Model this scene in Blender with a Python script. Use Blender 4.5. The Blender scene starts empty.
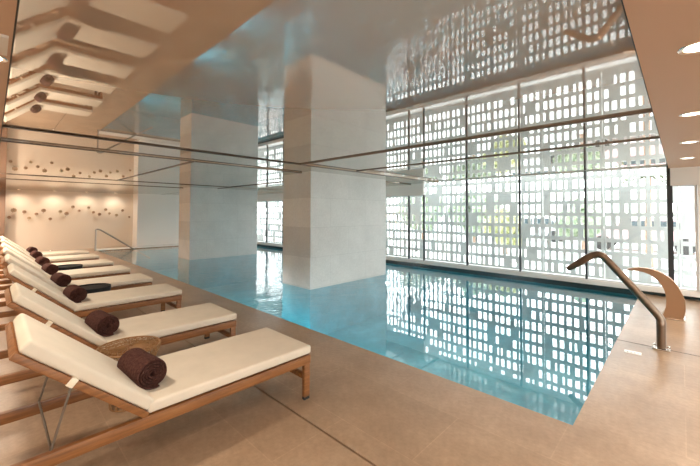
import bpy, bmesh, math, random
from mathutils import Vector, Matrix
random.seed(7)
C = bpy.context.scene
R = math.radians
# ------------------------------------------------------------------ camera, sky, exposure
cam_d = bpy.data.cameras.new('camera'); cam = bpy.data.objects.new('camera', cam_d)
C.collection.objects.link(cam); C.camera = cam
cam.location = (0, 0, 1.5)
PITCH, YAW, ROLL = 1.49, 46.155, 0.175
cam.rotation_euler = (Matrix.Rotation(R(-YAW), 4, 'Z') @ Matrix.Rotation(R(90 + PITCH), 4, 'X') @ Matrix.Rotation(R(ROLL), 4, 'Z')).to_euler()
cam_d.sensor_width = 36; cam_d.lens = 344.6 / 700 * 36
cam_d.shift_y = -29.2 / 700; cam_d.clip_start = 0.02; cam_d.clip_end = 400
w = bpy.data.worlds.new('World'); C.world = w; w.use_nodes = True
wn = w.node_tree; wn.nodes.clear()
wo = wn.nodes.new('ShaderNodeOutputWorld'); wb = wn.nodes.new('ShaderNodeBackground')
tc = wn.nodes.new('ShaderNodeTexCoord'); sp = wn.nodes.new('ShaderNodeSeparateXYZ'); cr = wn.nodes.new('ShaderNodeValToRGB')
cr.color_ramp.elements[0].position = 0.0; cr.color_ramp.elements[0].color = (1.0, 0.985, 0.96, 1)
cr.color_ramp.elements[1].position = 0.8; cr.color_ramp.elements[1].color = (0.90, 0.95, 1.0, 1)
wn.links.new(tc.outputs['Generated'], sp.inputs[0]); wn.links.new(sp.outputs[2], cr.inputs[0])
wn.links.new(cr.outputs[0], wb.inputs[0]); wn.links.new(wb.outputs[0], wo.inputs[0])
SKY = 5.6
wb.inputs[1].default_value = SKY
LAMP = 4.0; LAMP_LEFT = 8.0; LAMP_FAR = 32.0; POOL = 14.0
C.view_settings.view_transform = 'Standard'; C.view_settings.look = 'None'
C.view_settings.gamma = 1.0; C.view_settings.use_curve_mapping = False
C.view_settings.exposure = 0.64
C.cycles.use_denoising = True
C.cycles.max_bounces = 14; C.cycles.diffuse_bounces = 6; C.cycles.glossy_bounces = 6
C.cycles.transparent_max_bounces = 24; C.cycles.transmission_bounces = 8
C.cycles.sample_clamp_indirect = 8.0

# ------------------------------------------------------------------ materials
def mat(name, col, rough=0.5, metal=0.0, spec=0.5, **kw):
    m = bpy.data.materials.new(name); m.use_nodes = True
    b = m.node_tree.nodes['Principled BSDF']
    b.inputs['Base Color'].default_value = (*col, 1); b.inputs['Roughness'].default_value = rough
    b.inputs['Metallic'].default_value = metal; b.inputs['Specular IOR Level'].default_value = spec
    for k, v in kw.items(): b.inputs[k].default_value = v
    return m
def N(m, t, **kw):
    n = m.node_tree.nodes.new(t)
    for k, v in kw.items(): setattr(n, k, v)
    return n
def L(m, a, b): m.node_tree.links.new(a, b)
def bsdf(m): return m.node_tree.nodes['Principled BSDF']
def coords(m, scale=(1, 1, 1), rot=(0, 0, 0)):
    t = N(m, 'ShaderNodeTexCoord'); mp = N(m, 'ShaderNodeMapping')
    mp.inputs['Scale'].default_value = scale; mp.inputs['Rotation'].default_value = rot
    L(m, t.outputs['Object'], mp.inputs[0]); return mp.outputs[0]
def noise(m, vec, scale, detail=4, rough=0.55):
    n = N(m, 'ShaderNodeTexNoise'); n.inputs['Scale'].default_value = scale
    n.inputs['Detail'].default_value = detail; n.inputs['Roughness'].default_value = rough
    L(m, vec, n.inputs['Vector']); return n.outputs['Fac']
def ramp(m, fac, stops):
    r = N(m, 'ShaderNodeValToRGB'); e = r.color_ramp.elements
    while len(e) < len(stops): e.new(0.5)
    for i, (p, c) in enumerate(stops): e[i].position = p; e[i].color = (*c, 1)
    L(m, fac, r.inputs[0]); return r.outputs[0]
def mixc(m, fac, a, b, mode='MIX'):
    n = N(m, 'ShaderNodeMix', data_type='RGBA', blend_type=mode)
    if isinstance(fac, (int, float)): n.inputs[0].default_value = fac
    else: L(m, fac, n.inputs[0])
    for i, v in ((6, a), (7, b)):
        if isinstance(v, tuple): n.inputs[i].default_value = (*v, 1)
        else: L(m, v, n.inputs[i])
    return n.outputs[2]
def bump(m, h, strength=0.3, dist=0.01):
    b = N(m, 'ShaderNodeBump'); b.inputs['Strength'].default_value = strength; b.inputs['Distance'].default_value = dist
    L(m, h, b.inputs['Height']); L(m, b.outputs[0], bsdf(m).inputs['Normal']); return b

def stone(name, c1, c2, seam, tw, th, rot=(0, 0, 0), rough=0.45, mortar=0.004, offset=0.5, vein=1.0, var=0.06):
    m = mat(name, c1, rough)
    v = coords(m, rot=rot)
    n1 = noise(m, v, 1.6, 8, 0.65); n2 = noise(m, v, 26, 5, 0.7)
    col = ramp(m, n1, [(0.3, c1), (0.7, c2)])
    fine = ramp(m, n2, [(0.3, (0.76, 0.74, 0.72)), (0.65, (1.08, 1.07, 1.06))])
    col = mixc(m, 0.7 * vein, col, fine, 'MULTIPLY')
    br = N(m, 'ShaderNodeTexBrick'); br.offset = offset
    br.inputs['Scale'].default_value = 1.0; br.inputs['Brick Width'].default_value = tw; br.inputs['Row Height'].default_value = th
    br.inputs['Mortar Size'].default_value = mortar; br.inputs['Mortar Smooth'].default_value = 0.2
    br.inputs['Color1'].default_value = (1 - var, 1 - var, 1 - var, 1); br.inputs['Color2'].default_value = (1 + var * .8, 1 + var * .8, 1 + var * .8, 1)
    br.inputs['Mortar'].default_value = (*seam, 1)
    L(m, v, br.inputs['Vector'])
    col = mixc(m, 1.0, col, br.outputs['Color'], 'MULTIPLY')
    L(m, col, bsdf(m).inputs['Base Color'])
    bump(m, n2, 0.08, 0.004)
    return m
M = {}
M['deck'] = stone('limestone_deck', (0.30, 0.20, 0.128), (0.44, 0.31, 0.208), (1.14, 1.14, 1.14), 1.2, 0.6, rough=0.3, rot=(0, 0, R(90)))
M['pillar'] = stone('pillar_limestone', (0.66, 0.64, 0.61), (0.77, 0.75, 0.72), (0.86, 0.86, 0.86), 1.1, 0.6, rot=(R(-90), 0, 0), rough=0.4, var=0.015, mortar=0.005, vein=0.5)
M['plaster'] = mat('white_plaster', (0.86, 0.83, 0.79), 0.7)
M['cream'] = mat('cream_plaster', (0.74, 0.64, 0.53), 0.7)
_v = coords(M['cream']); bump(M['cream'], noise(M['cream'], _v, 40), 0.1, 0.004)
M['soffit'] = mat('brown_paint', (0.50, 0.31, 0.195), 0.6)
M['brown'] = mat('brown_panel', (0.20, 0.12, 0.08), 0.5)
M['trim'] = mat('bronze_trim', (0.16, 0.125, 0.10), 0.35, 0.6)
M['shadow_gap'] = mat('dark_gap', (0.02, 0.017, 0.015), 0.6)
M['curb'] = mat('white_curb', (0.74, 0.72, 0.69), 0.45)
M['frame'] = mat('black_frame', (0.03, 0.035, 0.04), 0.4)
M['white_frame'] = mat('white_frame', (0.72, 0.73, 0.74), 0.4)
M['recess_shade'] = mat('curb_recess_shade', (0.02, 0.05, 0.06), 0.25)

def schlick(m, f0, normal=None, power=5.0):
    lw = N(m, 'ShaderNodeLayerWeight'); lw.inputs['Blend'].default_value = 0.5
    if normal is not None: L(m, normal, lw.inputs['Normal'])
    p = N(m, 'ShaderNodeMath', operation='POWER'); L(m, lw.outputs['Facing'], p.inputs[0]); p.inputs[1].default_value = power
    a = N(m, 'ShaderNodeMath', operation='MULTIPLY_ADD'); L(m, p.outputs[0], a.inputs[0]); a.inputs[1].default_value = 1 - f0; a.inputs[2].default_value = f0
    return a.outputs[0]
def ceil_mat():
    m = bpy.data.materials.new('glossy_stretch_ceiling'); m.use_nodes = True
    nt = m.node_tree; nt.nodes.clear()
    o = N(m, 'ShaderNodeOutputMaterial'); d = N(m, 'ShaderNodeBsdfDiffuse'); g = N(m, 'ShaderNodeBsdfGlossy')
    d.inputs['Color'].default_value = (0.52, 0.38, 0.275, 1)
    g.inputs['Color'].default_value = (0.90, 0.89, 0.87, 1); g.inputs['Roughness'].default_value = 0.018
    f = schlick(m, 0.04, None, 1.75)
    mx = N(m, 'ShaderNodeMixShader')
    L(m, f, mx.inputs[0]); L(m, d.outputs[0], mx.inputs[1]); L(m, g.outputs[0], mx.inputs[2]); L(m, mx.outputs[0], o.inputs[0])
    return m
M['ceiling'] = ceil_mat()

def water_mat():
    m = bpy.data.materials.new('pool_water'); m.use_nodes = True
    nt = m.node_tree; nt.nodes.clear()
    o = N(m, 'ShaderNodeOutputMaterial'); t = N(m, 'ShaderNodeBsdfTransparent'); g = N(m, 'ShaderNodeBsdfGlossy')
    t.inputs['Color'].default_value = (0.82, 0.96, 0.98, 1)
    g.inputs['Color'].default_value = (1, 1, 1, 1); g.inputs['Roughness'].default_value = 0.0
    mx = N(m, 'ShaderNodeMixShader')
    v = coords(m)
    n1 = noise(m, v, 2.2, 3, 0.5); n2 = noise(m, v, 9, 2, 0.5)
    ad = N(m, 'ShaderNodeMath', operation='MULTIPLY_ADD'); L(m, n2, ad.inputs[0]); ad.inputs[1].default_value = 0.25; L(m, n1, ad.inputs[2])
    b = N(m, 'ShaderNodeBump'); b.inputs['Distance'].default_value = 0.05
    # jets stir the water on the left of the pool: ripples are stronger there
    sx = N(m, 'ShaderNodeSeparateXYZ'); L(m, v, sx.inputs[0])
    mr = N(m, 'ShaderNodeMapRange'); L(m, sx.outputs[1], mr.inputs[0])
    for k, q in ((1, 2.6), (2, 4.6), (3, 0.006), (4, 0.28)): mr.inputs[k].default_value = q
    mr2 = N(m, 'ShaderNodeMapRange'); L(m, sx.outputs[0], mr2.inputs[0])
    for k, q in ((1, 7.0), (2, 7.6), (3, 1.0), (4, 0.25)): mr2.inputs[k].default_value = q
    mm = N(m, 'ShaderNodeMath', operation='MULTIPLY'); L(m, mr.outputs[0], mm.inputs[0]); L(m, mr2.outputs[0], mm.inputs[1])
    L(m, mm.outputs[0], b.inputs['Strength'])
    L(m, ad.outputs[0], b.inputs['Height'])
    L(m, b.outputs[0], g.inputs['Normal']); f = schlick(m, 0.05, b.outputs[0], 4.0)
    L(m, f, mx.inputs[0]); L(m, t.outputs[0], mx.inputs[1]); L(m, g.outputs[0], mx.inputs[2]); L(m, mx.outputs[0], o.inputs[0])
    return m
M['water'] = water_mat()

def pool_mat():
    m = mat('teal_mosaic', (0.1, 0.4, 0.5), 0.3)
    v = coords(m)
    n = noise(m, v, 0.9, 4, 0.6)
    # caustic light is imitated by mottling painted into the mosaic's colour
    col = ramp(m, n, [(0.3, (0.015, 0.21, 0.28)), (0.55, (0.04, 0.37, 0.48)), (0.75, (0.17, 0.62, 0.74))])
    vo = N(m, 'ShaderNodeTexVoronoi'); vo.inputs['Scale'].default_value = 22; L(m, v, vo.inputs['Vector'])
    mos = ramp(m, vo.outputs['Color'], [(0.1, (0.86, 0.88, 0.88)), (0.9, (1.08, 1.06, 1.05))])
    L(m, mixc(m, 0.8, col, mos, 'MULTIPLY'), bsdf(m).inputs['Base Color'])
    return m
M['pool'] = pool_mat()

def glass_mat():
    m = bpy.data.materials.new('window_glass'); m.use_nodes = True
    nt = m.node_tree; nt.nodes.clear()
    o = N(m, 'ShaderNodeOutputMaterial'); t = N(m, 'ShaderNodeBsdfTransparent'); g = N(m, 'ShaderNodeBsdfGlossy')
    t.inputs['Color'].default_value = (0.95, 0.98, 0.98, 1); g.inputs['Roughness'].default_value = 0.0
    f = schlick(m, 0.05)
    mx = N(m, 'ShaderNodeMixShader')
    L(m, f, mx.inputs[0]); L(m, t.outputs[0], mx.inputs[1]); L(m, g.outputs[0], mx.inputs[2]); L(m, mx.outputs[0], o.inputs[0])
    return m
M['glass'] = glass_mat()

def wood_mat():
    m = mat('teak_wood', (0.4, 0.2, 0.08), 0.45)
    v = coords(m, scale=(1.5, 22, 22)); n = noise(m, v, 2.2, 6, 0.6)
    col = ramp(m, n, [(0.25, (0.13, 0.048, 0.015)), (0.55, (0.26, 0.105, 0.031)), (0.8, (0.36, 0.165, 0.058))])
    L(m, col, bsdf(m).inputs['Base Color']); bump(m, n, 0.15, 0.002); return m
M['wood'] = wood_mat()
def fabric(name, col, sc=260, st=0.25):
    m = mat(name, col, 0.9, spec=0.2); v = coords(m); n = noise(m, v, sc, 2); n2 = noise(m, v, 6, 3)
    c = ramp(m, n2, [(0.3, tuple(x * 0.95 for x in col)), (0.7, tuple(min(1, x * 1.03) for x in col))])
    L(m, c, bsdf(m).inputs['Base Color']); bump(m, n, st, 0.003); return m
M['fabric'] = fabric('cream_canvas', (0.68, 0.61, 0.505))
M['strap'] = fabric('pale_strap', (0.80, 0.72, 0.58))
M['towel'] = mat('brown_terry', (0.078, 0.031, 0.025), 0.95, spec=0.1)
_v = coords(M['towel']); _n = noise(M['towel'], _v, 75, 4, 0.7)
L(M['towel'], ramp(M['towel'], _n, [(0.35, (0.042, 0.016, 0.013)), (0.7, (0.125, 0.055, 0.044))]), bsdf(M['towel']).inputs['Base Color']); bump(M['towel'], _n, 1.0, 0.012)
M['steel'] = mat('dark_steel', (0.22, 0.19, 0.16), 0.4, 0.8)
M['rattan'] = mat('golden_wire', (0.29, 0.155, 0.062), 0.5, 0.1)
M['black'] = mat('black_lacquer', (0.012, 0.013, 0.014), 0.55, 0.0, 0.2)
M['bronze'] = mat('brushed_bronze', (0.21, 0.15, 0.11), 0.28, 0.9)
M['copper'] = mat('satin_copper', (0.47, 0.30, 0.19), 0.33, 0.75)
M['chrome'] = mat('chrome', (0.75, 0.74, 0.72), 0.15, 1.0)
M['rail'] = mat('handrail_steel', (0.42, 0.38, 0.34), 0.3, 0.9)
M['plate'] = mat('white_plate', (0.85, 0.85, 0.84), 0.4)
M['plate_dark'] = mat('plate_marking', (0.25, 0.25, 0.25), 0.5)
M['flower'] = mat('dried_petals', (0.36, 0.23, 0.145), 0.7)
M['flower_pale'] = mat('pale_petals', (0.45, 0.33, 0.21), 0.7)
M['stem'] = mat('flower_stem', (0.25, 0.18, 0.11), 0.6)
M['screen'] = mat('white_metal_screen', (0.58, 0.60, 0.60), 0.5)
M['paving'] = mat('outdoor_paving', (0.62, 0.61, 0.58), 0.8)
def leaf(name, a, b):
    m = mat(name, a, 0.6); v = coords(m); L(m, ramp(m, noise(m, v, 5, 4), [(0.3, a), (0.7, b)]), bsdf(m).inputs['Base Color']); return m
M['leaf'] = leaf('tree_leaves', (0.13, 0.18, 0.11), (0.24, 0.29, 0.19))
M['leaf_yellow'] = leaf('yellow_leaves', (0.22, 0.24, 0.09), (0.34, 0.34, 0.16))
M['palm'] = leaf('palm_leaves', (0.05, 0.075, 0.03), (0.12, 0.13, 0.05))
M['bark'] = mat('bark', (0.30, 0.20, 0.15), 0.9)
M['car_red'] = mat('red_car_paint', (0.55, 0.36, 0.36), 0.25)
M['car_grey'] = mat('grey_car_paint', (0.50, 0.52, 0.54), 0.25)
M['tyre'] = mat('tyre', (0.03, 0.03, 0.03), 0.8)
M['car_glass'] = mat('car_glass', (0.05, 0.07, 0.08), 0.1)
M['vent'] = mat('vent_paint', (0.62, 0.56, 0.48), 0.5)
def emis(name, col, s):
    m = mat(name, (0.9, 0.88, 0.84), 0.4); b = bsdf(m)
    b.inputs['Emission Color'].default_value = (*col, 1); b.inputs['Emission Strength'].default_value = s; return m
M['lamp'] = emis('lamp_lens', (1.0, 0.84, 0.62), 4.0)

# ------------------------------------------------------------------ mesh helpers
class MB:
    def __init__(s): s.bm = bmesh.new()
    def box(s, x0, x1, y0, y1, z0, z1, bev=0.0, seg=2, mtx=None):
        b = bmesh.new(); bmesh.ops.create_cube(b, size=1)
        for v in b.verts: v.co = Vector(((x0 + x1) / 2 + v.co.x * (x1 - x0), (y0 + y1) / 2 + v.co.y * (y1 - y0), (z0 + z1) / 2 + v.co.z * (z1 - z0)))
        if bev: bmesh.ops.bevel(b, geom=list(b.edges), offset=bev, segments=seg, profile=0.5, affect='EDGES')
        s._merge(b, mtx); return s
    def _merge(s, b, mtx=None):
        if mtx: bmesh.ops.transform(b, matrix=mtx, verts=b.verts)
        me = bpy.data.meshes.new('tmp'); b.to_mesh(me); b.free(); s.bm.from_mesh(me); bpy.data.meshes.remove(me)
    def tube(s, pts, r, n=8, closed=False, rx=None):
        pts = [Vector(p) for p in pts]; k = len(pts); rings = []; up = None
        for i, p in enumerate(pts):
            a = pts[(i - 1) % k] if (closed or i > 0) else p; b = pts[(i + 1) % k] if (closed or i < k - 1) else p
            t = (b - a).normalized()
            if up is None:
                up = Vector((0, 0, 1)) if abs(t.z) < 0.9 else Vector((1, 0, 0))
            nrm = (up - t * up.dot(t)).normalized(); up = nrm; bi = t.cross(nrm)
            ri = r[i] if isinstance(r, (list, tuple)) else r
            rb = (rx[i] if isinstance(rx, (list, tuple)) else rx) if rx is not None else ri
            rings.append([s.bm.verts.new(p + nrm * ri * math.cos(2 * math.pi * j / n) + bi * rb * math.sin(2 * math.pi * j / n)) for j in range(n)])
        for i in range(k if closed else k - 1):
            A, B = rings[i], rings[(i + 1) % k]
            for j in range(n): s.bm.faces.new((A[j], A[(j + 1) % n], B[(j + 1) % n], B[j]))
        if not closed:
            s.bm.faces.new(list(reversed(rings[0]))); s.bm.faces.new(rings[-1])
        return s
    def prism(s, poly, axis, a0, a1):
        # poly: 2D points in the plane normal to axis (x: (y,z); y: (x,z); z: (x,y))
        def P(p, a): return (a, p[0], p[1]) if axis == 'x' else (p[0], a, p[1]) if axis == 'y' else (p[0], p[1], a)
        A = [s.bm.verts.new(P(p, a0)) for p in poly]; B = [s.bm.verts.new(P(p, a1)) for p in poly]; k = len(poly)
        s.bm.faces.new(A); s.bm.faces.new(list(reversed(B)))
        for i in range(k): s.bm.faces.new((A[i], B[i], B[(i + 1) % k], A[(i + 1) % k]))
        return s
    def lathe(s, prof, cx=0, cy=0, n=32):
        rings = []
        for r, z in prof:
            if r < 1e-6: rings.append([s.bm.verts.new((cx, cy, z))])
            else: rings.append([s.bm.verts.new((cx + r * math.cos(2 * math.pi * j / n), cy + r * math.sin(2 * math.pi * j / n), z)) for j in range(n)])
        for A, B in zip(rings, rings[1:]):
            for j in range(n):
                q = (j + 1) % n
                if len(A) == 1 and len(B) > 1: s.bm.faces.new((A[0], B[q], B[j]))
                elif len(B) == 1 and len(A) > 1: s.bm.faces.new((A[j], A[q], B[0]))
                elif len(A) > 1: s.bm.faces.new((A[j], A[q], B[q], B[j]))
        return s
    def quad(s, *ps): s.bm.faces.new([s.bm.verts.new(p) for p in ps]); return s
    def blob(s, c, rad, sub=3, amp=0.25, seed=0, sq=(1, 1, 1)):
        from mathutils import noise as nz
        b = bmesh.new(); bmesh.ops.create_icosphere(b, subdivisions=sub, radius=1)
        for v in b.verts:
            d = nz.noise(v.co * 2.2 + Vector((seed * 3.1, seed, 0))) * amp + nz.noise(v.co * 6 + Vector((seed, 0, 0))) * amp * 0.6
            v.co = Vector(c) + Vector((v.co.x * sq[0], v.co.y * sq[1], v.co.z * sq[2])) * rad * (1 + d)
        s._merge(b); return s
    def build(s, name, m, parent=None, smooth=True, ang=35, recalc=True, loc=None):
        if recalc: bmesh.ops.recalc_face_normals(s.bm, faces=s.bm.faces)
        me = bpy.data.meshes.new(name)
        if loc is not None: bmesh.ops.translate(s.bm, verts=s.bm.verts, vec=-Vector(loc))
        s.bm.to_mesh(me); s.bm.free(); me.materials.append(m)
        if smooth:
            me.polygons.foreach_set('use_smooth', [True] * len(me.polygons)); me.set_sharp_from_angle(angle=R(ang))
        o = bpy.data.objects.new(name, me); C.collection.objects.link(o)
        if loc is not None: o.location = loc
        if parent: o.parent = parent
        return o
def box(name, m, x0, x1, y0, y1, z0, z1, bev=0.0, parent=None): return MB().box(x0, x1, y0, y1, z0, z1, bev).build(name, m, parent)
def struct(o, label=None):
    o['kind'] = 'structure'
    if label: o['label'] = label
    return o
def empty(name, loc, rz=0):
    o = bpy.data.objects.new(name, None); C.collection.objects.link(o); o.location = loc; o.rotation_euler = (0, 0, rz); o.empty_display_size = 0.1; return o
def tag(o, label, cat, group=None):
    o['label'] = label; o['category'] = cat
    if group: o['group'] = group
    return o
def dup(root):
    c = root.copy(); C.collection.objects.link(c)
    for ch in list(root.children):
        k = ch.copy(); C.collection.objects.link(k); k.parent = c
        for g in list(ch.children):
            q = g.copy(); C.collection.objects.link(q); q.parent = k
    return c
def arc(c, r, a0, a1, n): return [(c[0] + r * math.cos(R(a0 + (a1 - a0) * i / n)), c[1] + r * math.sin(R(a0 + (a1 - a0) * i / n))) for i in range(n + 1)]
def smooth_path(pts, it=3):
    pts = [Vector(p) for p in pts]
    for _ in range(it):
        q = [pts[0]]
        for a, b in zip(pts, pts[1:]): q += [a * 0.75 + b * 0.25, a * 0.25 + b * 0.75]
        q.append(pts[-1]); pts = q
    return pts

# ------------------------------------------------------------------ room dimensions
PX0, PY0, PY1 = 2.884, 0.576, 16.30      # pool's left, near and far edges
WX = 8.38                                 # window wall
XL, YB, YF = -0.9, -2.6, 17.6            # left wall, wall behind, far wall
ZW = -0.02                                # water level
DR0, DR1 = 1.602, 1.618                   # slot drain

# floor with the pool opening and the drain slot
f = MB()
f.box(XL, DR0, YB, YF, -0.12, 0); f.box(DR1, PX0, YB, YF, -0.12, 0)
f.box(PX0, WX + 0.12, YB, PY0, -0.12, 0); f.box(PX0, WX + 0.12, PY1, YF, -0.12, 0)
struct(f.build('floor', M['deck']), 'beige limestone pool deck')
struct(box('trim_1', M['shadow_gap'], DR0 - .0, DR1 + .0, YB, YF, -0.12, -0.02), 'dark slot drain running along the deck under the loungers')
# pool basin
pb = MB()
pb.box(PX0 - 0.15, WX + 0.4, PY0 - 0.15, PY1 + 0.15, -1.15, -1.0)
pb.box(PX0 - 0.15, PX0, PY0 - 0.15, PY1 + 0.15, -1.0, -0.12); pb.box(WX + 0.12, WX + 0.4, PY0 - 0.15, PY1 + 0.15, -1.0, -0.05)
pb.box(PX0, WX + 0.12, PY0 - 0.15, PY0, -1.0, -0.12); pb.box(PX0, WX + 0.12, PY1, PY1 + 0.15, -1.0, -0.12)
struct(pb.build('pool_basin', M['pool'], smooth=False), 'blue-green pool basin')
wt = MB(); gx = [PX0, 4.404, 6.834, WX + 0.12]; gy = [PY0, 5.32, 6.25, 11.32, 12.25, PY1]
for i in range(3):
    for j in range(5):
        if i == 1 and j in (1, 3): continue
        wt.quad((gx[i], gy[j], ZW), (gx[i + 1], gy[j], ZW), (gx[i + 1], gy[j + 1], ZW), (gx[i], gy[j + 1], ZW))
bmesh.ops.remove_doubles(wt.bm, verts=wt.bm.verts, dist=1e-4)
wo_ = wt.build('pool_water', M['water'], smooth=False, recalc=False); wo_['kind'] = 'stuff'; tag(wo_, 'clear turquoise pool water mirroring the windows', 'water')
# walls
struct(box('wall_left', M['cream'], XL - 0.2, XL, YB, YF + 0.2, 0, 2.6))
bw = MB(); bw.box(XL - .2, WX + .35, YB - .2, YB, 0, .15); bw.box(XL - .2, WX + .35, YB - .2, YB, 2.25, 2.6)
for a, b in ((0, .23), (1.86, 3.95), (5.58, 7.67), (9.3, 9.53)): bw.box(XL - .2 + a, XL - .2 + b, YB - .2, YB, .15, 2.25)
struct(bw.build('wall_back', M['plaster']), 'unseen wall behind the camera, glazing added for light')  # window openings added here to let daylight into the room
struct(box('wall_far', M['cream'], XL, 4.375, YF, YF + 0.2, 0, 2.6), 'cream far wall with flower ornaments')
wf2 = MB(); wf2.box(4.375, WX, 16.92, YF + 0.2, 0.0, 2.6)
struct(wf2.build('wall_far_pool', M['plaster']), 'white wall block at the far end of the pool')
struct(box('trim_2', M['curb'], 4.375, WX, 16.72, 16.92, 0.02, 0.06))
struct(box('trim_22', M['curb'], PX0, WX, PY1, 16.92, 0, 0.02), 'pale ledge along the far pool edge')
struct(box('trim_3', M['brown'], XL, 0.34, 17.0, YF, 0, 2.3))
# window wall: curb, recess, headers
cb = MB(); cb.box(WX, WX + 0.32, YB, YF, 0.072, 0.167, 0.006)
struct(cb.build('trim_4', M['curb']), 'white sill curb under the windows')
struct(box('trim_5', M['recess_shade'], WX + 0.12, WX + 0.32, YB, YF, -0.05, 0.072))  # recess under the curb, its shade put into the dark colour
hd = MB(); hd.box(WX, WX + 0.06, 5.204, YF, 2.0, 2.7); hd.box(WX, WX + 0.3, YB, 0.13, 2.0, 2.7); hd.box(WX + .01, WX + 0.3, 0.13, 5.204, 2.365, 2.7)
struct(hd.build('wall_windows', M['plaster']), 'white wall above the low windows')
struct(box('wall_windows_end', M['plaster'], WX - 0.02, WX + 0.32, YB, -0.215, 0.167, 2.0))
# ceiling panels (glossy), soffits
Z0, Z1, Z2, Z3, Z4 = 2.340, 2.352, 2.372, 2.330, 2.312
EL, ER = 0.061, 0.156
Xa, Xb, Ya, Yb = 3.68, 5.12, 4.74, 5.60
def ceil(x0, x1, y0, y1, z): return struct(box('ceiling', M['ceiling'], x0, x1, y0, y1, z, 2.6))
ceil(EL, Xa, ER, Ya, Z0); ceil(Xa, Xb, ER, Ya, Z1); ceil(Xb, WX + .02, ER, Ya, Z2)
ceil(EL, WX, Ya, Yb, Z3); ceil(WX, WX + .02, Ya, 5.204, Z3)
Xc, Xd, Yc, Yd = 2.21, 5.3, 10.4, 11.9
ceil(EL, Xc, Yb, Yc, Z4); ceil(Xc, Xd, Yb, Yc, Z4); ceil(Xd, WX, Yb, Yc, Z4)
ceil(EL, Xd, Yc, Yd, Z4 - .006); ceil(Xd, WX, Yc, Yd, Z4 - .006)
ceil(EL, Xd, Yd, YF, Z4 - .012); ceil(Xd, WX, Yd, YF, Z4 - .012)
struct(box('ceiling_soffit_left', M['soffit'], XL, EL - 0.008, ER - 0.008, YF, 2.313, 2.6), 'brown painted soffit over the loungers')
struct(box('ceiling_soffit_near', M['soffit'], XL, WX, YB, ER - 0.008, 2.313, 2.6), 'brown painted soffit with downlights')
g_ = MB(); g_.box(EL - .008, EL, ER - .008, YF, 2.33, 2.6); g_.box(EL, WX, ER - .008, ER, 2.33, 2.6)
struct(g_.build('trim_6', M['shadow_gap']))
struct(box('ceiling_roof', M['plaster'], XL - .2, WX + .35, YB - .2, YF + .2, 2.7, 2.9))
n_ = 7
def bar(x0, x1, y0, y1, z0, z1):
    global n_
    struct(box('trim_%d' % n_, M['trim'], x0, x1, y0, y1, z0, z1)); n_ += 1
bar(Xa, Xa + .03, ER, Ya, 2.322, Z1 + .01)
bar(Xb, Xb + .03, ER, Ya, 2.338, Z2 + .01)
bar(EL, WX, Ya, Ya + .03, 2.324, Z3 + .01)
bar(EL, WX, Yb, Yb + .02, 2.307, Z4 + .01)
bar(Xc, Xc + .03, Yb + .02, Yc, 2.300, Z4 + .01)
bar(Xd, Xd + .02, Yb + .02, YF, 2.296, Z4 + .01)
bar(EL, Xd, Yc, Yc + .02, 2.300, Z4)
bar(EL, Xd, Yd, Yd + .02, 2.294, Z4)
struct(box('added_parapet', M['plaster'], WX + .05, WX + .35, YB, YF + .2, 2.9, 4.2))  # unseen upper wall added to even out sky light on the screen
struct(box('trim_23', M['plaster'], WX + .35, 9.15, YB, YF + .2, 4.1, 4.2))  # unseen overhang added to narrow the sky gap above the screen
# pillars standing in the pool
for i, (y0, lab) in enumerate(((5.32, 'nearer pale limestone pillar standing in the pool'), (11.32, 'farther pale limestone pillar standing in the pool'))):
    p = MB(); p.box(4.404, 6.834, y0, y0 + 0.93, -0.03, 2.4, 0.004, 1)
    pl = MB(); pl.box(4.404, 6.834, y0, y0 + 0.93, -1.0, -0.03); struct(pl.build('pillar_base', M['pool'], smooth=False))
    struct(p.build('pillar', M['pillar'], loc=(4.404, y0, 0)), lab)

# windows
def window(idx, y0, y1, z1, thick0=0.028, col='frame'):
    o = empty('window_%d' % idx, (WX + 0.015, y0, 0.167)); o['kind'] = 'structure'
    fr = MB(); d = 0.06
    fr.box(0, d, -thick0 / 2, thick0 / 2, 0, z1 - .167)
    fb = MB()
    fb.box(0.005, d - .005, thick0 / 2, y1 - y0 - 0.014, 0, 0.022); fb.box(0.005, d - .005, thick0 / 2, y1 - y0 - 0.014, z1 - .167 - 0.016, z1 - .167)
    fr.build('mullion', M[col], o); fb.build('frame', M['white_frame'], o)
    pn = MB(); pn.box(0.026, 0.032, thick0 / 2, y1 - y0 - 0.014, 0.022, z1 - .167 - 0.016); pn.build('pane', M['glass'], o, smooth=False)
wi = 1
ys = [(-0.19, 0.14, 2.0)] + [(0.14 + 1.266 * k, 0.14 + 1.266 * (k + 1), 2.365) for k in range(4)] + [(5.204, 5.70, 2.0)] + [(5.70 + 1.247 * k, 5.70 + 1.247 * (k + 1), 2.0) for k in range(9)]
for (a, b, z) in ys:
    window(wi, a, b, z, 0.075 if abs(a - .14) < .01 else 0.036, 'white_frame' if wi == 1 else 'frame'); wi += 1

for k in (0, 2, 4):  # unseen windows added behind the camera for their daylight
    o = empty('window_%d' % wi, (XL + .03 + k * 1.86, YB - .1, .15)); o['kind'] = 'structure'; wi += 1
    fr = MB(); fr.box(0, 1.63, -.03, .03, 0, .04); fr.box(0, 1.63, -.03, .03, 2.06, 2.1); fr.box(0, .04, -.03, .03, .04, 2.06); fr.box(1.59, 1.63, -.03, .03, .04, 2.06); fr.build('frame', M['frame'], o)
    pn = MB(); pn.box(.04, 1.59, -.004, .004, .04, 2.06); pn.build('pane', M['glass'], o, smooth=False)
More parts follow.
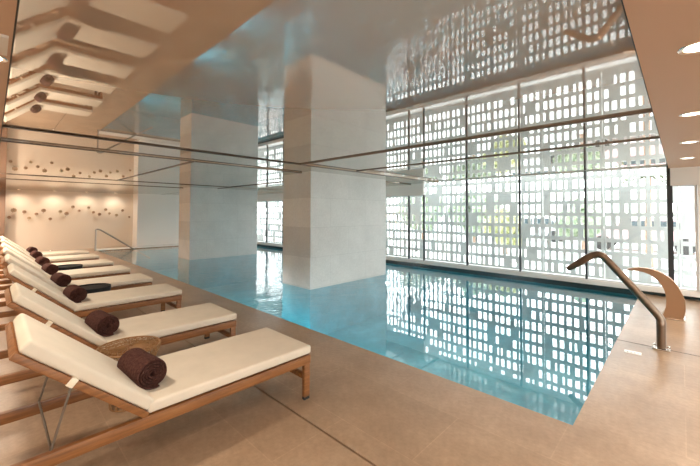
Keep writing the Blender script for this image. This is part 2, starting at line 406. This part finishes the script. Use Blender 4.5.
# perforated metal screen outside the windows
SX = 9.6
def screen(y0, ncol=8, pw=0.155, ph=0.288, nrow=14, zb=0.036):
    b = MB(); t = 0.02; W = ncol * pw
    def q(ya, yb, za, zc):
        if yb - ya < 1e-5 or zc - za < 1e-5: return
        b.quad((SX, ya, za), (SX, ya, zc), (SX, yb, zc), (SX, yb, za)); b.quad((SX + t, ya, za), (SX + t, yb, za), (SX + t, yb, zc), (SX + t, ya, zc))
    q(y0 - .004, y0 + W - .012, -0.1, zb); q(y0 - .004, y0 + W - .012, zb + nrow * ph, zb + nrow * ph + 0.1)
    for c in range(ncol):
        for r in range(nrow):
            ya, yb = y0 + c * pw - (0.004 if c == 0 else 0), y0 + (c + 1) * pw - (0.012 if c == ncol - 1 else 0); za, zc = zb + r * ph, zb + (r + 1) * ph
            k = random.random()
            if k < 0.095: q(ya, yb, za, zc); continue
            cy = y0 + (c + .5) * pw; hw = 0.046
            if c == 0: cy += .012; hw = .041
            if c == ncol - 1: cy -= .012; hw = .041
            if k < 0.25: hw = 0.024; cy += random.choice((-1, 1)) * 0.024
            cz = za + ph / 2; hh = 0.099
            q(ya, yb, za, cz - hh); q(ya, yb, cz + hh, zc); q(ya, cy - hw, cz - hh, cz + hh); q(cy + hw, yb, cz - hh, cz + hh)
            a0, a1, e0, e1 = cy - hw, cy + hw, cz - hh, cz + hh
            b.quad((SX, a0, e0), (SX + t, a0, e0), (SX + t, a0, e1), (SX, a0, e1)); b.quad((SX, a1, e1), (SX + t, a1, e1), (SX + t, a1, e0), (SX, a1, e0))
            b.quad((SX, a0, e0), (SX, a1, e0), (SX + t, a1, e0), (SX + t, a0, e0)); b.quad((SX, a0, e1), (SX + t, a0, e1), (SX + t, a1, e1), (SX, a1, e1))
    struct(b.build('facade_screen', M['screen'], smooth=False, recalc=False), 'white perforated metal screen outside the windows')
for k in range(-2, 14): screen(1.27 + 1.24 * k - 0.0)

# outdoors
struct(box('ground', M['paving'], -30, 60, -40, YB - .2, -0.3, -0.1))
struct(box('ground', M['paving'], WX + 0.35, 60, YB - .2, 60, -0.3, -0.1))
def tree(x, y, h, rad, m, seed, label):
    o = empty('tree', (x, y, -0.1)); tag(o, label, 'tree', None)
    t = MB(); t.tube([(0, 0, 0), (0.03, 0.02, h * .35), (0, 0, h * .7)], [0.11, 0.08, 0.05], 8); t.build('trunk', M['bark'], o)
    rr = random.Random(seed); b = MB()
    for k in range(9):
        a = rr.uniform(0, 6.28); q = rr.uniform(0, rad * .7)
        b.blob((q * math.cos(a), q * math.sin(a), h * (0.45 + .5 * rr.random())), rad * rr.uniform(.4, .6), 3, .5, seed + k)
    b.build('crown', m, o)
tree(17.0, 7.6, 2.3, 1.1, M['leaf'], 3, 'leafy green tree outside, left of the yellow-green shrub')
tree(18.0, 11.2, 2.6, 1.4, M['leaf'], 11, 'leafy green tree outside, farthest to the left')
tree(14.0, 5.0, 1.45, 0.7, M['leaf_yellow'], 5, 'yellow-green shrub outside behind the perforated screen')
tree(17.0, 2.9, 1.9, 0.9, M['leaf'], 8, 'leafy green tree outside, just left of the palm')
pal = tag(empty('palm_tree', (12.2, 0.62, -0.1)), 'palm tree outside behind the screen at the right end', 'tree')
t = MB(); t.tube([(0, 0, 0), (0.04, 0.02, 1.2), (0, 0, 2.6)], [0.10, 0.075, 0.07], 10); t.build('trunk', M['bark'], pal)
b = MB(); rr = random.Random(2)
for k in range(16):
    a = k * 2.4; el = rr.uniform(-.1, 1.1); Ln = rr.uniform(.8, 1.1); d = Vector((math.cos(a), math.sin(a), 0)); s_ = Vector((-d.y, d.x, 0))
    P = [Vector((0, 0, 2.6)) + d * Ln * u * math.cos(el * .6) + Vector((0, 0, math.sin(el) * Ln * u - .9 * Ln * u * u)) for u in (0, .2, .4, .6, .8, 1)]
    b.tube(P, [.015, .013, .011, .009, .007, .004], 5)
    for i in range(1, 6):
        for q in (0, .5):
            p = P[i - 1].lerp(P[i], q + .25)
            for sd in (-1, 1):
                e = p + s_ * sd * .24 * (1.1 - i * .12) + d * .12 - Vector((0, 0, .07)); wv = d * .03
                b.bm.faces.new([b.bm.verts.new(v) for v in (p - wv, p + wv, e)])
b.build('fronds', M['palm'], pal, recalc=False)
def car(x, y, m, label):
    o = tag(empty('car', (x, y, -0.1)), label, 'car')
    prof = [(-2.1, .35), (2.1, .35), (2.15, .6), (2.0, .82), (1.1, .92), (.55, 1.35), (-1.1, 1.38), (-1.8, .98), (-2.1, .9)]
    MB().prism(prof, 'x', -.85, .85).build('body', m, o, ang=20)
    for sx in (-.86, .84):
        g = MB(); g.prism([(.95, .93), (.5, 1.28), (-.2, 1.31), (-.2, .93)], 'x', sx, sx + .02); g.prism([(-.28, .93), (-.28, 1.31), (-1.05, 1.3), (-1.55, .98)], 'x', sx, sx + .02); g.build('side_window', M['car_glass'], o)
        for yy in (-1.3, 1.3):
            q = MB(); n = 20; q.prism([(yy + .32 * math.cos(2 * math.pi * i / n), .32 + .32 * math.sin(2 * math.pi * i / n)) for i in range(n)], 'x', sx - .02 if sx < 0 else sx - .16, sx + .18 if sx < 0 else sx + .04); q.build('wheel', M['tyre'], o)
car(19.5, 1.2, M['car_red'], 'red parked car outside, seen through the screen at the right end')
car(22.5, 6.4, M['car_grey'], 'grey parked car outside, seen through the screen beside the yellow-green shrub')

# ------------------------------------------------------------------ downlights
def area(x, y, z, e, size=0.11, col=(1, .86, .70), spread=150):
    l = bpy.data.lights.new('downlight_lamp', 'AREA'); l.shape = 'DISK'; l.size = size; l.energy = e; l.color = col; l.spread = R(spread)
    o = bpy.data.objects.new('downlight_lamp', l); C.collection.objects.link(o); o.location = (x, y, z); return o
ZS = 2.313
r_ = MB(); r_.lathe([(.062, 0), (.078, -.004), (.082, 0), (.082, .004), (.062, .004), (.062, 0)], n=28)
lens_ = MB(); lens_.lathe([(0, -.001), (.04, -.002), (.061, 0), (.061, .003), (0, .003)], n=24)
proto_dl = None
def downlight(x, y, label, z=ZS, e=LAMP, lamp=True, group='recessed downlights in the soffits'):
    global proto_dl
    if proto_dl is None:
        proto_dl = empty('downlight', (x, y, z)); r_.build('rim', M['chrome'], proto_dl); lens_.build('lens', M['lamp'], proto_dl); o = proto_dl
    else: o = dup(proto_dl); o.location = (x, y, z)
    tag(o, label, 'ceiling light', group)
    if lamp:
        a = area(0, 0, -0.012, e); a.parent = o
    return o
for x, lab in ((0.80, 'recessed downlight in the brown soffit above the camera'), (2.377, 'largest round downlight in the brown soffit at the upper right'), (3.946, 'second largest round downlight along the brown soffit'),
               (5.484, 'third round downlight along the brown soffit'), (7.03, 'smallest round downlight in the brown soffit, nearest the windows')):
    downlight(x, -0.08, lab)
for y, lab in ((0.62, 'added left soffit downlight above the near end'), (2.607, 'round downlight in the left soffit beside the vent grille'), (4.6, 'added left soffit downlight above the second lounger'), (6.6, 'added left soffit downlight above the fourth lounger'), (8.6, 'added left soffit downlight above the sixth lounger'), (10.6, 'added left soffit downlight above the seventh lounger'), (12.6, 'added left soffit downlight past the last lounger'), (14.6, 'added left soffit downlight second nearest the far wall'), (16.2, 'added left soffit downlight nearest the far wall')):
    downlight(0.0 - (0.03 if y != 2.607 else 0.0) - .035, y, lab, e=LAMP_LEFT if y < 8 else LAMP_FAR)  # only the lamp by the vent is seen; the rest are added for light
for x in (0.8, 2.4, 4.0, 5.5, 7.0): downlight(x, -1.7, 'added unseen downlight in the soffit behind the camera')  # unseen lamp row added to light the room
for i, x in enumerate((0.675, 1.665, 2.65, 3.62)):
    o = downlight(x, 17.2, ('leftmost', 'second from left', 'third from left', 'rightmost')[i] + ' of the wall washers lighting the flower wall', z=Z4 - .012, lamp=False, group='wall washers above the flower wall')
    l = bpy.data.lights.new('wash_lamp', 'SPOT'); l.energy = 3.2; l.color = (1, .80, .55); l.spot_size = R(112); l.spot_blend = .25; l.shadow_soft_size = .03
    s = bpy.data.objects.new('wash_lamp', l); C.collection.objects.link(s); s.parent = o; s.location = (0, 0, -.02)
# unseen underwater lamps added to brighten the pool, on its long wall, aimed down
for yl, nm in ((4.6, 'third'), (6.8, 'fourth'), (9.0, 'sixth'), (14.2, 'last')):
    o = tag(empty('added_pool_light', (PX0 + .002, yl, -.45), 0), 'added unseen underwater light in the pool wall below the deck by the ' + nm + ' lounger', 'pool light', 'added underwater pool lights')
    q = MB(); q.prism([(.09 * math.cos(2 * math.pi * i / 24), .09 * math.sin(2 * math.pi * i / 24)) for i in range(24)], 'x', 0, .02); q.build('rim', M['chrome'], o)
    q = MB(); q.prism([(.07 * math.cos(2 * math.pi * i / 24), .07 * math.sin(2 * math.pi * i / 24)) for i in range(24)], 'x', .02, .026); q.build('lens', M['lamp'], o)
    a = area(.04, 0, 0, POOL, .14, (.9, .97, 1), 100); a.parent = o; a.rotation_euler = (0, R(-74), 0)
# vent grille in the left soffit
vt = tag(empty('vent_grille', (-0.13, 2.36, ZS)), 'pale slotted vent grille in the left soffit', 'vent')
v_ = MB(); v_.box(-.17, .17, -.13, -.10, -.012, 0); v_.box(-.17, .17, .10, .13, -.012, 0); v_.box(-.17, -.14, -.10, .10, -.012, 0); v_.box(.14, .17, -.10, .10, -.012, 0); v_.build('frame', M['vent'], vt)
for k in range(6):
    s = MB(); s.box(-.14, .14, -.088 + k * .032, -.072 + k * .032, -.010, -.002); s.build('slat', M['vent'], vt)

# ------------------------------------------------------------------ sun loungers
ANG = R(41.8); HX, HZ = -1.19, 0.345; LW = 0.66
BM = Matrix.Translation((HX, 0, HZ)) @ Matrix.Rotation(ANG, 4, 'Y') @ Matrix.Rotation(math.pi, 4, 'Z')   # local +x runs up the backrest
def cushion(x0, x1, y0, y1, z0, z1, bev, mtx=None):
    b = bmesh.new(); bmesh.ops.create_cube(b, size=1)
    for v in b.verts: v.co = Vector(((x0 + x1) / 2 + v.co.x * (x1 - x0), (y0 + y1) / 2 + v.co.y * (y1 - y0), (z0 + z1) / 2 + v.co.z * (z1 - z0)))
    bmesh.ops.bevel(b, geom=list(b.edges), offset=bev, segments=4, profile=0.6, affect='EDGES')
    m = MB(); m._merge(b, mtx); return m
def make_lounger():
    o = empty('sun_lounger', (0, 0, 0))
    for y in (0, LW - .035):
        MB().box(-2.02, 0, y, y + .035, .279, .345, .004).build('side_rail', M['wood'], o)
    for x in (-.062, -2.0):
        for y in (.0, LW - .035):
            lg = MB().box(x, x + .055, y + .001, y + .034, 0.022, .279, .003).build('leg', M['wood'], o)
            MB().box(x + .001, x + .054, y + .002, y + .033, 0, .022, .003).build('foot_cap', M['tyre'], lg)
        MB().box(x + .012, x + .043, .034, LW - .034, .155, .195, .003).build('crossbar', M['wood'], o)
    MB().box(-.035, -.002, .035, LW - .035, .275, .342, .003).build('end_rail', M['wood'], o)
    for k in range(11):
        MB().box(-.12 - k * .1, -.06 - k * .1, .035, LW - .035, .330, .352, .002).build('seat_slat', M['wood'], o)
    bf = MB()
    T = BM
    # backrest frame: local x 0..0.77 up the back, y mirrored, z is away from the cushion's top
    for y in (-.036, -LW + .001): bf.box(0.0, .748, y, y + .035, -.014, .021, .003, 2, T)
    bf.box(.708, .748, -LW + .036, -.036, -.014, .021, .003, 2, T)
    bf.build('backrest_frame', M['wood'], o)
    for k in range(7):
        MB().box(.05 + k * .1, .11 + k * .1, -LW + .036, -.036, -.002, .016, .002, 2, T).build('back_slat', M['wood'], o)
    cushion(HX + .004, .008, .002, LW - .002, .353, .420, .022).build('seat_cushion', M['fabric'], o)
    cushion(.012, .745, -LW + .004, -.004, .022, .086, .022, T).build('back_cushion', M['fabric'], o)
    pr = MB()
    A = [(-1.525, .025, .642), (-1.60, .025, .35), (-1.60, LW - .025, .35), (-1.525, LW - .025, .642)]
    pr.tube([A[0], A[1]], .006, 8); pr.tube([A[1], A[2]], .006, 8); pr.tube([A[2], A[3]], .006, 8)
    pr.build('prop_bar', M['steel'], o)
    for y in (-.0385, -LW - .0025):
        MB().box(.44, .475, y - .0, y + .041, -.018, .028, .003, 2, T).build('strap', M['strap'], o)
    return o
LX = [1.825, 1.845, 1.865, 1.865, 1.87, 1.87, 1.88, 1.89]
LY = [2.19, 3.45, 5.03, 6.30, 7.62, 8.95, 10.42, 11.74]
LLAB = ['teak sun lounger with cream cushions, nearest the camera', 'teak sun lounger just past the golden wire side table, second nearest',
        'teak sun lounger in front of the nearer black side table, third nearest', 'teak sun lounger just past the nearer black side table, fourth nearest',
        'teak sun lounger in front of the farther black side table, fifth nearest', 'teak sun lounger just past the farther black side table, sixth nearest',
        'teak sun lounger second from the far end of the row', 'teak sun lounger at the far end of the row, farthest from camera']
proto = make_lounger()
for i, y in enumerate(LY):
    o = proto if i == 0 else dup(proto)
    o.location = (LX[i], y, 0); tag(o, LLAB[i], 'sun lounger', 'sun loungers lined up along the pool')

# rolled towels
def make_towel():
    o = MB(); th = .0155; turns = 4.85; n = 150; Lh = .152
    outer, inner = [], []
    for i in range(n + 1):
        a = 2 * math.pi * turns * i / n; r = .005 + .0158 * a / (2 * math.pi)
        outer.append((r + th * .94, a)); inner.append((r, a))
    def P(r, a): return (r * math.cos(a) * 1.06, r * math.sin(a) * .97)
    ys = [-Lh, -Lh + .012, -Lh * .5, 0, Lh * .5, Lh - .012, Lh]
    rows = []
    for k, y in enumerate(ys):
        pin = .004 if k in (0, len(ys) - 1) else 0
        row = []
        for (r, a), (q, _) in zip(outer, inner):
            w_ = .004 * math.sin(a * 3 + y * 20) * .4
            row.append((o.bm.verts.new((P(r - pin + w_, a)[0], y + .006 * math.sin(a * .8) , P(r - pin + w_, a)[1])), o.bm.verts.new((P(q + pin + w_, a)[0], y + .006 * math.sin(a * .8), P(q + pin + w_, a)[1]))))
        rows.append(row)
    for A, B in zip(rows, rows[1:]):
        for i in range(n):
            o.bm.faces.new((A[i][0], A[i + 1][0], B[i + 1][0], B[i][0])); o.bm.faces.new((A[i][1], B[i][1], B[i + 1][1], A[i + 1][1]))
        for e in (0, n): o.bm.faces.new((A[e][0], B[e][0], B[e][1], A[e][1]))
    for row in (rows[0], rows[-1]):
        for i in range(n): o.bm.faces.new((row[i][0], row[i][1], row[i + 1][1], row[i + 1][0]))
    return o.build('rolled_towel', M['towel'], ang=60)
tw = make_towel()
TL = ['rolled brown towel on the nearest lounger', 'rolled brown towel on the second lounger, past the golden wire table', 'rolled brown towel on the third lounger from the camera',
      'rolled brown towel on the fourth lounger, past the nearer black table', 'rolled brown towel on the fifth lounger from the camera', 'rolled brown towel on the sixth lounger, past the farther black table',
      'rolled brown towel on the lounger second from the far end', 'rolled brown towel on the farthest lounger']
for i, y in enumerate(LY):
    o = tw if i == 0 else tw.copy()
    if i: C.collection.objects.link(o)
    o.location = (LX[i] - 1.825 + 0.685 + random.uniform(-.003, .01), y + .285 + random.uniform(-.015, .02), .418 + .094)
    o.rotation_euler = (0, R(random.uniform(-25, 25)), R(7 + random.uniform(-4, 4)))
    tag(o, TL[i], 'towel', 'rolled brown towels on the loungers')

# ------------------------------------------------------------------ side tables
def ring(r, z, n=40, cx=0, cy=0): return [(cx + r * math.cos(2 * math.pi * i / n), cy + r * math.sin(2 * math.pi * i / n), z) for i in range(n)]
wtab = tag(empty('wire_side_table', (0.775, 3.15, 0)), 'round golden wire side table between the two nearest loungers', 'side table')
tp = MB(); RT = .215; HT = .445
for r in (.08, .14, .185): tp.tube(ring(r, HT - .004), .003, 5, True)
for k in range(24):
    a = 2 * math.pi * k / 24; a2 = a + .5
    tp.tube([(.03 * math.cos(a), .03 * math.sin(a), HT), (.13 * math.cos(a + .2), .13 * math.sin(a + .2), HT), (RT * math.cos(a2), RT * math.sin(a2), HT)], .003, 5)
    tp.tube([(.03 * math.cos(a), .03 * math.sin(a), HT - .003), (.13 * math.cos(a - .2), .13 * math.sin(a - .2), HT - .003), (RT * math.cos(a - .5), RT * math.sin(a - .5), HT - .003)], .003, 5)
tp.build('tabletop', M['rattan'], wtab)
rm = MB(); rm.tube(ring(RT, HT), .007, 6, True); rm.tube(ring(RT * .985, HT - .036), .006, 6, True)
zz = []
for k in range(60): zz.append((RT * math.cos(2 * math.pi * k / 60), RT * math.sin(2 * math.pi * k / 60), HT - (0 if k % 2 else .036)))
rm.tube(zz, .0035, 5, True); rm.build('woven_rim', M['rattan'], wtab)
bs = MB()
for k in range(14):
    for sgn in (1, -1):
        a = 2 * math.pi * k / 14
        bs.tube([(.21 * math.cos(a), .21 * math.sin(a), HT - .036), (.15 * math.cos(a + sgn * .35), .15 * math.sin(a + sgn * .35), .25), (.12 * math.cos(a + sgn * .75), .12 * math.sin(a + sgn * .75), .006)], .0045, 6)
bs.tube(ring(.12, .006), .006, 6, True); bs.tube(ring(.15, .25), .005, 6, True)
bs.build('wire_base', M['rattan'], wtab)
def black_table(x, y, label):
    o = tag(empty('side_table', (x, y, 0)), label, 'side table', 'black side tables')
    t = MB(); t.lathe([(0, .30), (.20, .30), (.222, .32), (.228, .44), (.226, .45), (.220, .45), (.214, .437), (0, .435)], n=48); t.build('tabletop', M['black'], o)
    s = MB(); s.lathe([(.221, .446), (.230, .446), (.230, .453), (.221, .453), (.221, .446)], n=48); s.build('rim', M['black'], o)
    b = MB(); b.tube(ring(.17, .008), .007, 6, True)
    for k in range(12):
        a = 2 * math.pi * k / 12
        b.tube([(.2 * math.cos(a), .2 * math.sin(a), .302), (.12 * math.cos(a + .4), .12 * math.sin(a + .4), .16), (.17 * math.cos(a + .8), .17 * math.sin(a + .8), .008)], .005, 6)
    b.build('wire_base', M['black'], o)
black_table(1.0, 6.0, 'round black side table between the third and fourth loungers')
black_table(1.06, 8.62, 'round black side table between the fifth and sixth loungers')

# ------------------------------------------------------------------ pool fittings
hr = tag(empty('pool_handrail', (2.80, 16.22, 0)), 'slim metal handrail descending into the far end of the pool', 'handrail')
pth = smooth_path([(0, 0, 0), (0, 0, .76), (0, 0, .83), (.09, 0, .835), (.2, 0, .78), (1.4, 0, -.10), (1.9, 0, -.45)], 2)
MB().tube(pth, .028, 10).build('rail', M['rail'], hr)
MB().lathe([(.0, .012), (.045, .012), (.05, .006), (.05, 0), (0, 0)], n=20).build('base_flange', M['chrome'], hr)
# bent spout
spt = tag(empty('pool_spout', (5.18, 0.18, 0)), 'bent bronze water spout arching over the pool corner', 'pool spout')
path = smooth_path([(0, 0, .02), (0, 0, .27), (0, .0, .33), (0, .05, .405), (0, .46, .92), (0, .53, 1.0), (0, .63, .985), (0, .77, .87), (0, .89, .78)], 2)
nn = len(path); tap = [1 if i < nn * .8 else 1 - .75 * (i - nn * .8) / (nn * .2) for i in range(nn)]
MB().tube(path, [(.052 if i < 8 else .040) * tp_ + .004 for i, tp_ in enumerate(tap)], 16, rx=[.042 * (.45 + .55 * tp_) for tp_ in tap]).build('pipe', M['bronze'], spt)
MB().box(-.07, .07, -.075, .075, 0, .014, .005).build('base_plate', M['chrome'], spt)
for sx in (-.055, .055):
    for sy in (-.06, .06):
        q = MB(); q.lathe([(0, .034), (.012, .032), (.014, .02), (0, .02)], n=12); o = q.build('bolt', M['chrome'], spt); o.location = (sx, sy, 0)
# cobra fountain
cb_ = tag(empty('cobra_fountain', (6.83, 0.1, 0)), 'wide copper crescent fountain blade beside the pool', 'pool fountain')
inn = [(.125, .012), (.085, .12), (.073, .22), (.075, .33), (.11, .45), (.185, .555), (.305, .635), (.51, .636)]
out = [(-.09, .012), (-.115, .10), (-.123, .2), (-.11, .32), (-.04, .49), (.055, .60), (.195, .672), (.36, .69), (.51, .65)]
ii = [v for v in smooth_path([(a, b, 0) for a, b in inn], 2)]; oo = [v for v in smooth_path([(a, b, 0) for a, b in out], 2)]
poly = [(v.x, v.y) for v in ii] + [(v.x, v.y) for v in reversed(oo)]
MB().prism(poly, 'x', -.07, .07).build('blade', M['copper'], cb_)
MB().tube([(-.071, v.x, v.y) for v in oo], .008, 6).build('edge_bead', M['copper'], cb_)
MB().box(-.12, .12, -.13, .14, 0, .014, .005).build('base_plate', M['chrome'], cb_)
for sx in (-.095, .095):
    for sy in (-.11, .12):
        q = MB(); q.lathe([(0, .03), (.012, .028), (.014, .014), (0, .014)], n=12); o = q.build('bolt', M['chrome'], cb_); o.location = (sx, sy, 0)
# depth plate on the deck
sg = tag(MB().box(-.045, .045, -.072, .072, 0, .004, .0015).build('floor_sign', M['plate'], loc=(0, 0, 0)), 'small white sign plate on the deck beside the spout', 'sign')
sg.location = (4.83, .40, 0); sg.rotation_euler = (0, 0, R(2))
mk = MB()
for k in range(4): mk.box(-.02, -.005 + (k % 2) * .01, -.055 + k * .03, -.04 + k * .03, .0035, .0045)
mk.build('marking', M['plate_dark'], sg)
struct(box('trim_%d' % n_, M['shadow_gap'], 5.19, 5.202, YB, PY0, -.01, .0012), 'dark joint across the deck beside the spout')

# ------------------------------------------------------------------ flower ornaments on the far wall
FL = [(0.572, 1.554, 1.5), (0.452, 1.297, 1), (0.857, 1.498, 1.1), (0.991, 1.266, 1), (1.188, 1.421, 1), (1.387, 1.553, 1.3), (1.586, 1.232, 1), (1.882, 1.513, 1.1), (2.069, 1.433, 1.3), (2.262, 1.704, 1.1), (2.461, 1.551, 0.9), (2.769, 1.674, 1), (2.932, 1.489, 1), (3.137, 1.408, 1.2), (3.35, 1.605, 1.1), (3.483, 1.444, 0.9), (3.739, 1.369, 1.1), (3.958, 1.571, 1), (4.214, 1.285, 0.8)]   # (x, z, size) on the wall
def make_flower(pale):
    o = empty('wall_flower', (0, 0, 0)); b = MB()
    for k in range(9):
        a = 2 * math.pi * k / 9; d = Vector((math.cos(a), 0, math.sin(a))); s = Vector((-math.sin(a), 0, math.cos(a))); f = Vector((0, -1, 0))
        ctr = []
        for u, wd, h in ((0, .012, .02), (.35, .026, .05), (.7, .026, .06), (1, .006, .045)):
            c = d * (.008 + .062 * u) + f * h; ctr.append((b.bm.verts.new(c - s * wd), b.bm.verts.new(c + f * .008), b.bm.verts.new(c + s * wd)))
        for A, B in zip(ctr, ctr[1:]):
            b.bm.faces.new((A[0], A[1], B[1], B[0])); b.bm.faces.new((A[1], A[2], B[2], B[1]))
    b.build('petals', M['flower_pale'] if pale else M['flower'], o)
    c = MB(); c.blob((0, -.035, 0), .02, 2, .1, 1); c.build('flower_centre', M['stem'], o)
    t = MB(); t.tube([(0, 0.045, 0), (0, -.02, 0)], .006, 6); t.tube([(0, .02, 0), (.01, .01, -.06), (.004, .015, -.12)], .004, 6); t.build('stem', M['stem'], o)
    return o
pf = [make_flower(False), make_flower(True)]; used = [False, False]
NTH = ['leftmost', 'second', 'third', 'fourth', 'fifth', 'sixth', 'seventh', 'eighth', 'ninth', 'tenth', 'eleventh', 'twelfth', 'thirteenth', 'fourteenth', 'fifteenth', 'sixteenth', 'seventeenth', 'eighteenth', 'rightmost']
FS = sorted(FL)
for i, (x, z, s) in enumerate(FS):
    k = 1 if i in (3, 7, 11, 15, 16) else 0
    o = pf[k] if not used[k] else dup(pf[k]); used[k] = True
    o.location = (x, 17.555, z); o.scale = (s * .8, 1, s * .8); o.rotation_euler = (0, random.uniform(0, .5), 0)
    tag(o, ('%s%s dried-flower ornament on the cream far wall' % (NTH[i], '' if i in (0, 18) else ' from the left') + (', large brown bloom' if s > 1.25 else ', pale bloom' if k else '')), 'wall ornament', 'flower ornaments on the far wall')
